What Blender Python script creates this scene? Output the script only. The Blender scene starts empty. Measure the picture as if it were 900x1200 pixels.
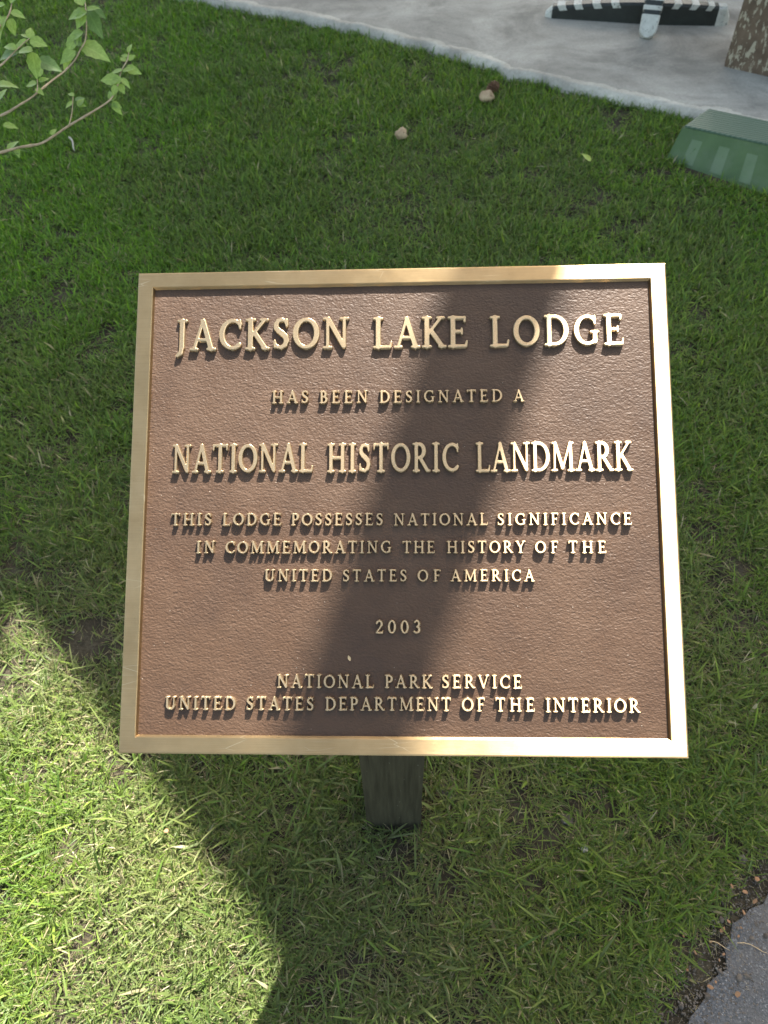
import bpy, bmesh, math, random
import numpy as np
from mathutils import Vector, Matrix, noise
from mathutils.geometry import tessellate_polygon

random.seed(7); rng = np.random.default_rng(11)
sc = bpy.context.scene
COL = sc.collection

# ------------------------------------------------------------ camera
cam_d = bpy.data.cameras.new('camera'); cam = bpy.data.objects.new('camera', cam_d)
COL.objects.link(cam); sc.camera = cam
cam.matrix_world = Matrix(((0.99947277, 0.03246826, 0, 0), (-0.02558022, 0.78743782, -0.61586308, 0),
                           (-0.019996, 0.61553838, 0.7878532, 1.5), (0, 0, 0, 1)))
cam_d.sensor_fit = 'VERTICAL'; cam_d.sensor_height = 34.6; cam_d.lens = 34.6*901/1200
cam_d.clip_start = 0.01; cam_d.clip_end = 500
cam_d.dof.use_dof = True; cam_d.dof.focus_distance = 0.9; cam_d.dof.aperture_fstop = 10

# ------------------------------------------------------------ light
SUN_EL, SUN_AZ = math.radians(52), math.radians(24.4)
world = bpy.data.worlds.new('World'); sc.world = world; world.use_nodes = True
wn = world.node_tree
sky = wn.nodes.new('ShaderNodeTexSky'); sky.sky_type = 'NISHITA'; sky.sun_disc = False
sky.sun_elevation = SUN_EL; sky.sun_rotation = SUN_AZ; sky.altitude = 200; sky.dust_density = 2.5; sky.ozone_density = 0.6; sky.air_density = 0.9
wn.nodes['Background'].inputs['Strength'].default_value = 0.095
tint = wn.nodes.new('ShaderNodeMix'); tint.data_type = 'RGBA'; tint.blend_type = 'MULTIPLY'     # the camera's white balance for daylight shade
tint.inputs['Factor'].default_value = 1; tint.inputs[7].default_value = (1.13, 1.03, 0.82, 1)
wn.links.new(sky.outputs[0], tint.inputs[6]); wn.links.new(tint.outputs[2], wn.nodes['Background'].inputs['Color'])
sun_dir = Vector((math.cos(SUN_EL)*math.sin(SUN_AZ), math.cos(SUN_EL)*math.cos(SUN_AZ), math.sin(SUN_EL)))
sl = bpy.data.lights.new('sun', 'SUN'); sl.energy = 5.0; sl.angle = math.radians(0.38); sl.color = (1, 0.95, 0.87)
sun = bpy.data.objects.new('sun', sl); COL.objects.link(sun)
sun.rotation_euler = sun_dir.to_track_quat('Z', 'Y').to_euler(); sun.location = sun_dir*20
sc.view_settings.view_transform = 'Standard'; sc.view_settings.look = 'None'
sc.view_settings.gamma = 1; sc.view_settings.exposure = 2.6
SH = Vector((sun_dir.x/sun_dir.z, sun_dir.y/sun_dir.z))      # horizontal travel of a sun ray per metre of height

# ------------------------------------------------------------ helpers
class NT:
    def __init__(s, name, rough=0.6, metal=0.0, spec=0.4):
        s.m = bpy.data.materials.new(name); s.m.use_nodes = True
        s.t = s.m.node_tree; s.b = s.t.nodes['Principled BSDF']
        s.b.inputs['Roughness'].default_value = rough; s.b.inputs['Metallic'].default_value = metal
        s.b.inputs['Specular IOR Level'].default_value = spec
        s.co = s.t.nodes.new('ShaderNodeTexCoord').outputs['Object']
    def n(s, typ, **kw):
        nd = s.t.nodes.new(typ)
        for k, v in kw.items():
            if hasattr(nd, k): setattr(nd, k, v)
            else: nd.inputs[k.replace('_', ' ')].default_value = v
        return nd
    def l(s, a, b): s.t.links.new(a, b)
    def mapped(s, scale, rot=(0, 0, 0)):
        m = s.n('ShaderNodeMapping'); m.inputs['Scale'].default_value = scale; m.inputs['Rotation'].default_value = rot
        s.l(s.co, m.inputs['Vector']); return m.outputs[0]
    def noise(s, scale, detail=4, rough=0.55, vec=None, dist=0.0):
        nd = s.n('ShaderNodeTexNoise'); nd.inputs['Scale'].default_value = scale
        nd.inputs['Detail'].default_value = detail; nd.inputs['Roughness'].default_value = rough
        nd.inputs['Distortion'].default_value = dist
        s.l(vec or s.co, nd.inputs['Vector']); return nd.outputs['Fac']
    def voro(s, scale, vec=None, feature='F1', out='Distance'):
        nd = s.n('ShaderNodeTexVoronoi'); nd.feature = feature; nd.inputs['Scale'].default_value = scale
        s.l(vec or s.co, nd.inputs['Vector']); return nd.outputs[out]
    def ramp(s, fac, stops):
        r = s.n('ShaderNodeValToRGB'); e = r.color_ramp.elements
        while len(e) < len(stops): e.new(0.5)
        for el, (p, c) in zip(e, stops):
            el.position = p; el.color = (c[0], c[1], c[2], 1) if hasattr(c, '__len__') else (c, c, c, 1)
        s.l(fac, r.inputs[0]); return r.outputs[0]
    def mix(s, fac, a, b, mode='MIX'):
        m = s.n('ShaderNodeMix'); m.data_type = 'RGBA'; m.blend_type = mode
        for sock, v in ((m.inputs['Factor'], fac), (m.inputs[6], a), (m.inputs[7], b)):
            if isinstance(v, (int, float)): sock.default_value = v
            elif isinstance(v, tuple): sock.default_value = (*v, 1)
            else: s.l(v, sock)
        return m.outputs[2]
    def math(s, op, a, b=0.0):
        m = s.n('ShaderNodeMath'); m.operation = op
        for sock, v in zip(m.inputs, (a, b)):
            if isinstance(v, (int, float)): sock.default_value = v
            else: s.l(v, sock)
        return m.outputs[0]
    def col(s, v):
        if isinstance(v, tuple): s.b.inputs['Base Color'].default_value = (*v, 1)
        else: s.l(v, s.b.inputs['Base Color'])
        return s
    def bump(s, h, strength=0.5, dist=0.002, chain=None):
        b = s.n('ShaderNodeBump'); b.inputs['Strength'].default_value = strength; b.inputs['Distance'].default_value = dist
        s.l(h, b.inputs['Height'])
        if chain: s.l(chain, b.inputs['Normal'])
        s.l(b.outputs[0], s.b.inputs['Normal']); return b.outputs[0]

def mesh_obj(name, verts, faces, mat=None, parent=None, smooth=False):
    me = bpy.data.meshes.new(name); me.from_pydata([tuple(v) for v in verts], [], faces); me.update()
    return link(name, me, mat, parent, smooth)
def link(name, me, mat=None, parent=None, smooth=False):
    if mat: me.materials.append(mat)
    if smooth: me.shade_smooth()
    o = bpy.data.objects.new(name, me); COL.objects.link(o)
    if parent: o.parent = parent
    return o
def bm_obj(name, bm, mat=None, parent=None, smooth=False):
    bmesh.ops.recalc_face_normals(bm, faces=bm.faces)
    me = bpy.data.meshes.new(name); bm.to_mesh(me); bm.free()
    return link(name, me, mat, parent, smooth)
def empty(name, loc=(0, 0, 0), mw=None):
    o = bpy.data.objects.new(name, None); o.empty_display_size = 0.1; COL.objects.link(o)
    if mw is not None: o.matrix_world = mw
    else: o.location = loc
    return o
def tag(o, label=None, cat=None, group=None, kind=None):
    for k, v in (('label', label), ('category', cat), ('group', group), ('kind', kind)):
        if v: o[k] = v
    return o
def bevel(bm, w, seg=2, edges=None):
    bmesh.ops.bevel(bm, geom=edges or bm.edges[:], offset=w, segments=seg, affect='EDGES', profile=0.5)
def box_bm(sx, sy, sz, loc=(0, 0, 0)):
    bm = bmesh.new(); bmesh.ops.create_cube(bm, size=1)
    for v in bm.verts: v.co = Vector((v.co.x*sx+loc[0], v.co.y*sy+loc[1], v.co.z*sz+loc[2]))
    return bm
def prism_bm(poly, z0, z1):
    bm = bmesh.new(); a = [bm.verts.new((x, y, z0)) for x, y in poly]; b = [bm.verts.new((x, y, z1)) for x, y in poly]
    bm.faces.new(a); bm.faces.new(b); n = len(poly)
    for i in range(n): bm.faces.new((a[i], a[(i+1) % n], b[(i+1) % n], b[i]))
    return bm
def tube(bm, pts, radii, seg=8):
    pts = [Vector(p) for p in pts]; rings = []; prev = None
    for i, p in enumerate(pts):
        d = (pts[min(i+1, len(pts)-1)]-pts[max(i-1, 0)]).normalized()
        if prev is None: u = d.orthogonal().normalized()
        else: u = (prev-d*prev.dot(d)).normalized()
        prev = u; v = d.cross(u)
        rings.append([bm.verts.new(p+(u*math.cos(a)+v*math.sin(a))*radii[i]) for a in [2*math.pi*k/seg for k in range(seg)]])
    for r, q in zip(rings, rings[1:]):
        for k in range(seg): bm.faces.new((r[k], r[(k+1) % seg], q[(k+1) % seg], q[k]))
    bm.faces.new(rings[0][::-1]); bm.faces.new(rings[-1])
def fbm(x, y, s, seed=0.0, oct=3):
    # cheap vectorised value noise
    out = np.zeros_like(x); amp = 1.0; tot = 0
    for o in range(oct):
        X, Y = x*s+seed*17.3+o*5.1, y*s+seed*9.7+o*3.3
        ix, iy = np.floor(X), np.floor(Y); fx, fy = X-ix, Y-iy
        fx, fy = fx*fx*(3-2*fx), fy*fy*(3-2*fy)
        h = lambda a, b: np.modf(np.abs(np.sin(a*127.1+b*311.7+seed)*43758.5453))[0]
        v = (h(ix, iy)*(1-fx)+h(ix+1, iy)*fx)*(1-fy)+(h(ix, iy+1)*(1-fx)+h(ix+1, iy+1)*fx)*fy
        out += v*amp; tot += amp; amp *= 0.5; s *= 2
    return out/tot

# ------------------------------------------------------------ materials
def m_soil():
    s = NT('soil', 0.95, spec=0.15)
    a = s.ramp(s.noise(14, 6, 0.65), [(0.3, (0.030, 0.026, 0.018)), (0.55, (0.070, 0.060, 0.040)), (0.75, (0.13, 0.115, 0.080))])
    f = s.ramp(s.noise(160, 4, 0.7), [(0.35, 0.35), (0.7, 1.0)])
    s.col(s.mix(0.8, a, f, 'MULTIPLY')); s.bump(s.noise(130, 5, 0.7), 1.0, 0.006); return s.m
def m_asphalt():
    s = NT('asphalt', 0.85, spec=0.3)
    v = s.voro(420, out='Color'); g = s.n('ShaderNodeSeparateColor'); s.l(v, g.inputs[0])
    base = s.ramp(g.outputs[0], [(0.0, (0.045, 0.048, 0.052)), (0.6, (0.078, 0.082, 0.088)), (0.9, (0.105, 0.108, 0.112)), (0.99, (0.19, 0.19, 0.19))])
    dirt = s.ramp(s.noise(9, 5, 0.7), [(0.42, 0.0), (0.7, 0.75)])
    s.col(s.mix(dirt, base, (0.11, 0.10, 0.088)))
    n1 = s.bump(s.voro(420), 0.6, 0.001); s.bump(s.noise(60, 4, 0.7), 0.6, 0.003, n1); return s.m
def m_concrete(name='concrete', c=(0.31, 0.293, 0.25), lo=0.7):
    s = NT(name, 0.85, spec=0.25)
    a = s.ramp(s.noise(2.2, 6, 0.6, s.mapped((0.5, 1.6, 1), (0, 0, math.radians(-14))), 0.4), [(0.3, tuple(k*lo for k in c)), (0.52, c), (0.75, tuple(min(1, k*1.22) for k in c))])
    f = s.ramp(s.noise(90, 4, 0.7), [(0.3, 0.8), (0.7, 1.05)])
    blot = s.ramp(s.noise(3.2, 6, 0.7, None, 0.6), [(0.36, 0.68), (0.5, 1.0), (0.62, 1.22)])
    cc = s.mix(1.0, s.mix(1.0, a, f, 'MULTIPLY'), blot, 'MULTIPLY'); s.col(cc)
    n1 = s.bump(s.noise(45, 5, 0.65), 0.5, 0.004); s.bump(s.noise(300, 3, 0.6), 0.4, 0.001, n1); return s.m
def m_grass():
    s = NT('grass_blade', 0.5, spec=0.22)
    at = s.n('ShaderNodeAttribute'); at.attribute_name = 'tint'
    s.col(at.outputs['Color'])
    tr = s.n('ShaderNodeBsdfTranslucent'); br = s.mix(1.0, at.outputs['Color'], (1.15, 1.25, 0.55), 'MULTIPLY'); s.l(br, tr.inputs['Color'])
    mx = s.n('ShaderNodeMixShader'); mx.inputs[0].default_value = 0.33
    s.l(s.b.outputs[0], mx.inputs[1]); s.l(tr.outputs[0], mx.inputs[2])
    s.l(mx.outputs[0], s.t.nodes['Material Output'].inputs['Surface']); return s.m
def m_leaf(name, c1, c2):
    s = NT(name, 0.45, spec=0.4)
    c = s.ramp(s.noise(5, 4, 0.6), [(0.3, c1), (0.7, c2)])
    sx = s.n('ShaderNodeSeparateXYZ'); s.l(s.co, sx.inputs[0]); ax = s.math('ABSOLUTE', sx.outputs[0])
    ph = s.math('MULTIPLY', s.math('SUBTRACT', sx.outputs[1], s.math('MULTIPLY', ax, 0.9)), 52.0)
    vein = s.ramp(s.math('SINE', ph), [(0.86, 0.0), (0.98, 1.0)]); rib = s.ramp(ax, [(0.012, 1.0), (0.03, 0.0)])
    vn = s.math('MAXIMUM', vein, rib); c = s.mix(s.math('MULTIPLY', vn, 0.16), c, tuple(min(1, k*1.7+0.03) for k in c2)); s.col(c)
    tr = s.n('ShaderNodeBsdfTranslucent'); s.l(s.mix(1.0, c, (1.2, 1.25, 0.5), 'MULTIPLY'), tr.inputs['Color'])
    mx = s.n('ShaderNodeMixShader'); mx.inputs[0].default_value = 0.35
    s.l(s.b.outputs[0], mx.inputs[1]); s.l(tr.outputs[0], mx.inputs[2])
    s.l(mx.outputs[0], s.t.nodes['Material Output'].inputs['Surface']); return s.m
def m_bark(name, c1, c2, sc_=40, st=(6, 6, 1)):
    s = NT(name, 0.8, spec=0.2)
    s.col(s.ramp(s.noise(sc_, 5, 0.65, s.mapped(st)), [(0.3, c1), (0.7, c2)]))
    s.bump(s.noise(sc_, 5, 0.65, s.mapped(st)), 0.6, 0.003); return s.m
def m_bronze():
    s = NT('brushed_bronze', 0.5, 0.97)
    brush = s.noise(1, 3, 0.6, s.mapped((18, 1500, 900)))
    stain = s.noise(16, 5, 0.65)
    c = s.ramp(stain, [(0.3, (0.34, 0.24, 0.125)), (0.5, (0.40, 0.285, 0.15)), (0.75, (0.46, 0.335, 0.185))])
    c = s.mix(0.35, c, s.ramp(brush, [(0.3, 0.72), (0.7, 1.12)]), 'MULTIPLY')
    spots = s.ramp(s.voro(85), [(0.02, 0.35), (0.06, 1.0)])
    sc_v = s.mapped((9, 60, 30), (0, 0, 0.9)); scr = s.ramp(s.voro(1.6, sc_v, 'DISTANCE_TO_EDGE'), [(0.004, 1.0), (0.012, 0.0)]); scr = s.math('MULTIPLY', scr, s.ramp(s.noise(13, 2), [(0.55, 0.0), (0.62, 1.0)]))
    c = s.mix(s.math('MULTIPLY', scr, 0.5), c, (0.75, 0.65, 0.45))
    s.col(s.mix(0.5, c, spots, 'MULTIPLY'))
    s.l(s.ramp(s.noise(40, 4, 0.6), [(0.3, 0.40), (0.7, 0.48)]), s.b.inputs['Roughness'])
    s.b.inputs['Anisotropic'].default_value = 0.97
    vt = s.n('ShaderNodeVectorTransform'); vt.vector_type = 'VECTOR'; vt.convert_from = 'OBJECT'; vt.convert_to = 'WORLD'
    vt.inputs[0].default_value = (0, 1, 0); s.l(vt.outputs[0], s.b.inputs['Tangent'])
    n1 = s.bump(brush, 0.25, 0.0004); s.bump(s.noise(14, 2, 0.5), 0.25, 0.002, n1)
    return s.m
def m_letter():
    s = NT('cast_bronze', 0.46, 0.88)
    g = s.n('ShaderNodeNewGeometry')
    s.col(s.ramp(s.noise(900, 3, 0.6, g.outputs['Position']), [(0.3, (0.36, 0.265, 0.155)), (0.7, (0.52, 0.40, 0.25))]))
    s.b.inputs['Anisotropic'].default_value = 0.9
    vt = s.n('ShaderNodeVectorTransform'); vt.vector_type = 'VECTOR'; vt.convert_from = 'OBJECT'; vt.convert_to = 'WORLD'
    vt.inputs[0].default_value = (0, 1, 0); s.l(vt.outputs[0], s.b.inputs['Tangent'])
    return s.m
def m_panel():
    s = NT('brown_lacquer', 0.55, 0.0, 0.34)
    v1 = s.mapped((330, 430, 200)); v2 = s.mapped((190, 320, 100), (0, 0, 0.02))
    a = s.noise(1, 1.0, 0.5, v1, 0.3); b = s.noise(1, 1.5, 0.5, v2, 0.6)
    h = s.math('ADD', s.math('MULTIPLY', a, 0.6), s.math('MULTIPLY', b, 0.7))
    big = s.noise(7, 6, 0.68)
    c = s.ramp(big, [(0.25, (0.033, 0.0172, 0.0092)), (0.5, (0.050, 0.0262, 0.0132)), (0.75, (0.070, 0.0395, 0.022))])
    dust = s.ramp(s.voro(150), [(0.035, 1.0), (0.06, 0.0)])
    dm = s.math('MULTIPLY', dust, s.ramp(s.noise(30, 2), [(0.55, 0.0), (0.62, 1.0)]))
    s.col(s.mix(dm, c, (0.5, 0.45, 0.38)))
    s.l(s.ramp(s.noise(35, 4, 0.6), [(0.3, 0.50), (0.7, 0.62)]), s.b.inputs['Roughness'])
    s.bump(h, 1.0, 0.00095); return s.m
M = {}
M['soil'] = m_soil(); M['asphalt'] = m_asphalt(); M['concrete'] = m_concrete()
M['rim'] = m_concrete('concrete_rim', (0.42, 0.395, 0.33), 0.72)
M['grass'] = m_grass(); M['bronze'] = m_bronze(); M['letter'] = m_letter(); M['panel'] = m_panel()
M['leaf'] = m_leaf('shrub_leaf', (0.15, 0.24, 0.05), (0.25, 0.36, 0.095))
M['leaf_dark'] = m_leaf('shrub_leaf_dark', (0.075, 0.14, 0.04), (0.12, 0.20, 0.065))
M['leaf_yellow'] = m_leaf('leaf_yellow', (0.25, 0.34, 0.05), (0.33, 0.42, 0.07))
M['stem'] = m_bark('stem_bark', (0.22, 0.17, 0.10), (0.42, 0.34, 0.23), 120, (1, 1, 1))
def m_post():
    s = NT('weathered_green_wood', 0.85, spec=0.12)
    g = s.noise(1, 5, 0.6, s.mapped((120, 120, 6)))
    c = s.ramp(g, [(0.3, (0.026, 0.023, 0.014)), (0.7, (0.060, 0.054, 0.034))])
    sp = s.math('MULTIPLY', s.ramp(s.voro(110), [(0.06, 1.0), (0.1, 0.0)]), s.ramp(s.noise(60, 2), [(0.52, 0.0), (0.6, 1.0)]))
    s.col(s.mix(sp, c, (0.28, 0.28, 0.24))); s.bump(g, 0.6, 0.002); return s.m
M['post'] = m_post()
def m_brown_wood():
    s = NT('peeling_brown_paint', 0.7, spec=0.3)
    sp = s.noise(1, 3, 0.6, s.mapped((62, 62, 24), (0.25, 0.4, 0)), 1.0)
    mask = s.ramp(sp, [(0.56, 0.0), (0.585, 1.0)])
    c = s.ramp(s.noise(18, 4), [(0.3, (0.085, 0.058, 0.038)), (0.7, (0.15, 0.105, 0.07))])
    s.col(s.mix(mask, c, (0.33, 0.29, 0.21))); s.bump(sp, 0.5, 0.004); return s.m
M['brown_wood'] = m_brown_wood()
M['shade_roof_wood'] = m_bark('shade_roof_wood', (0.06, 0.04, 0.028), (0.12, 0.08, 0.055), 20, (1, 8, 8))
def m_paint(name, c, lo, r=0.5, chips=None):
    s = NT(name, r, spec=0.4)
    cc = s.ramp(s.noise(25, 5, 0.65), [(0.3, lo), (0.65, c)])
    if chips: cc = s.mix(s.ramp(s.noise(70, 3, 0.7), [(0.6, 0.0), (0.66, 1.0)]), cc, chips)
    s.col(cc); s.bump(s.noise(80, 4), 0.3, 0.002); return s.m
M['black'] = m_paint('black_paint', (0.022, 0.026, 0.022), (0.012, 0.014, 0.012), 0.5)
M['white'] = m_paint('white_paint', (0.50, 0.50, 0.45), (0.34, 0.34, 0.30), 0.7, (0.16, 0.155, 0.14))
def m_box(name, c, c2):
    s = NT(name, 0.55, spec=0.35)
    st = s.ramp(s.noise(1, 4, 0.6, s.mapped((14, 14, 3))), [(0.3, c), (0.7, c2)])
    s.col(s.mix(s.ramp(s.noise(8, 5, 0.7), [(0.5, 0.0), (0.75, 0.5)]), st, tuple(k*0.6+0.06 for k in c2)))
    s.bump(s.noise(120, 3), 0.3, 0.001); return s.m
M['box'] = m_box('green_fibreglass', (0.042, 0.082, 0.026), (0.064, 0.112, 0.040))
M['box_rib'] = m_box('green_fibreglass_rib', (0.078, 0.125, 0.058), (0.108, 0.16, 0.082))
def m_lid():
    s = NT('green_tread_lid', 0.5, spec=0.4)
    vec = s.mapped((1, 1, 1), (0, 0, 0.78))
    w = s.n('ShaderNodeTexWave'); w.inputs['Scale'].default_value = 24; w.inputs['Distortion'].default_value = 1.5; w.inputs['Detail Scale'].default_value = 2; s.l(vec, w.inputs['Vector'])
    s.col(s.mix(s.noise(30, 4), s.mix(w.outputs['Fac'], (0.045, 0.085, 0.055), (0.085, 0.135, 0.092)), (0.066, 0.11, 0.075)))
    s.bump(w.outputs['Fac'], 0.6, 0.003); return s.m
M['lid'] = m_lid()
M['puffball'] = m_paint('puffball_skin', (0.42, 0.31, 0.19), (0.22, 0.15, 0.085), 0.85, (0.13, 0.08, 0.045))
M['cone'] = m_paint('cone_scale', (0.16, 0.085, 0.04), (0.07, 0.035, 0.02), 0.8)
M['chip'] = m_paint('bark_chip', (0.34, 0.19, 0.095), (0.17, 0.09, 0.05), 0.9)
M['stone'] = m_paint('grey_stone', (0.095, 0.085, 0.07), (0.05, 0.044, 0.036), 0.9, (0.17, 0.165, 0.155))
M['gravel'] = m_paint('gravel', (0.13, 0.11, 0.09), (0.05, 0.042, 0.034), 0.9, (0.22, 0.20, 0.17))
M['petal'] = m_paint('dry_petal', (0.50, 0.38, 0.22), (0.38, 0.27, 0.15), 0.8)

# ------------------------------------------------------------ setting: ground, walkway, path
WALK = [(-3.6, 5.55), (-2.3, 5.15), (-0.962, 4.616), (-0.049, 4.101), (0.34, 3.83), (0.52, 3.69), (0.61, 3.575), (0.72, 3.52), (0.926, 3.378), (1.271, 3.177), (1.75, 2.86), (2.6, 2.32), (4.5, 1.1)]
PATH = [(4.0, 1.55), (2.2, 1.02), (1.2, 0.60), (0.84, 0.43), (0.678, 0.300), (0.620, 0.260), (0.522, 0.172), (0.457, 0.092), (0.33, -0.10), (0.05, -0.55), (-0.9, -1.6)]
def rough_line(pts, step, amp, seed):
    out = []
    for (a, b) in zip(pts, pts[1:]):
        a, b = Vector(a), Vector(b); n = max(1, int((b-a).length/step)); t = (b-a).normalized(); nn = Vector((-t.y, t.x))
        for i in range(n):
            p = a.lerp(b, i/n); k = noise.noise(Vector((p.x*9, p.y*9, seed)))*amp+noise.noise(Vector((p.x*40, p.y*40, seed)))*amp*0.5
            out.append(p+nn*k)
    out.append(Vector(pts[-1])); return out
walk_edge = rough_line(WALK, 0.02, 0.022, 1.0)
path_edge = rough_line(PATH, 0.02, 0.03, 5.0)
tag(mesh_obj('ground', [(-150, -150, 0), (150, -150, 0), (150, 150, 0), (-150, 150, 0)], [(0, 1, 2, 3)], M['soil']), kind='structure')
wp = [(p.x, p.y) for p in walk_edge]+[(30, 1.1), (30, 40), (-30, 40), (-30, 5.55)]
def flat(name, poly, z, mat):
    tri = tessellate_polygon([[Vector((x, y, 0)) for x, y in poly]])
    return mesh_obj(name, [(x, y, z) for x, y in poly], [tuple(t) for t in tri], mat)
def slab(name, poly, z0, z1, mat, inset_n=0):
    v = [(x, y, z1) for x, y in poly]+[(x, y, z0) for x, y in poly]; n = len(poly)
    f = [tuple(t) for t in tessellate_polygon([[Vector((x, y, 0)) for x, y in poly]])]
    f += [(i, (i+1) % n, n+(i+1) % n, n+i) for i in range(n)]
    o = mesh_obj(name, v, f, mat); me = o.data; bm = bmesh.new(); bm.from_mesh(me)
    bmesh.ops.recalc_face_normals(bm, faces=bm.faces); bm.to_mesh(me); bm.free(); return o
tag(slab('walkway', wp, -0.03, 0.034, M['concrete']), kind='structure')
# the pale crumbled lip of the slab
def lip():
    v, f = [], []; R = 5
    seg = walk_edge
    for i, p in enumerate(seg):
        t = (seg[min(i+1, len(seg)-1)]-seg[max(i-1, 0)]).normalized(); nn = Vector((-t.y, t.x))   # towards slab
        if nn.y < 0: nn = -nn
        w = 0.05+0.035*noise.noise(Vector((p.x*6, p.y*6, 3)))
        for d, z in ((-0.030, -0.01), (-0.016, 0.020), (-0.003, 0.0352), (0.022, 0.0362), (w, 0.0330)):
            k = noise.noise(Vector((p.x*24+d*90, p.y*24, 9)))*0.012+noise.noise(Vector((p.x*70+d*200, p.y*70, 4)))*0.006
            q = p+nn*(d+k*0.7); v.append((q.x, q.y, z+(k*0.5 if d < -0.01 else abs(k)*0.2 if d < 0.03 else 0)))
    for i in range(len(seg)-1):
        for j in range(R-1): f.append((i*R+j, (i+1)*R+j, (i+1)*R+j+1, i*R+j+1))
    o = mesh_obj('walkway_edge', v, f, M['rim'], None, True); tag(o, kind='structure')
lip()
pp = [(p.x, p.y) for p in path_edge]+[(-0.9, -30), (30, -30), (30, 1.55)]
tag(slab('path', pp, -0.01, 0.006, M['asphalt']), kind='structure')

def side(edge, x, y):
    """signed distance-like value: >0 on the lawn side, computed against a polyline (numpy)"""
    P = np.array([(p[0], p[1]) for p in edge]); best = np.full(x.shape, 1e9); sgn = np.ones(x.shape)
    for a, b in zip(P[:-1], P[1:]):
        d = b-a; L = d@d; t = np.clip(((x-a[0])*d[0]+(y-a[1])*d[1])/L, 0, 1)
        dx, dy = x-(a[0]+t*d[0]), y-(a[1]+t*d[1]); q = np.hypot(dx, dy); c = d[0]*dy-d[1]*dx
        m = q < best; best = np.where(m, q, best); sgn = np.where(m, np.where(c > 0, 1, -1), sgn)
    return best*sgn
# walkway: line runs left->right, slab is on its left (c>0); path: runs right->left, asphalt is on its left
def lawn_dist(x, y): return np.minimum(-side(WALK, x, y)+0.035, -side(PATH, x, y)-0.03)

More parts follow.
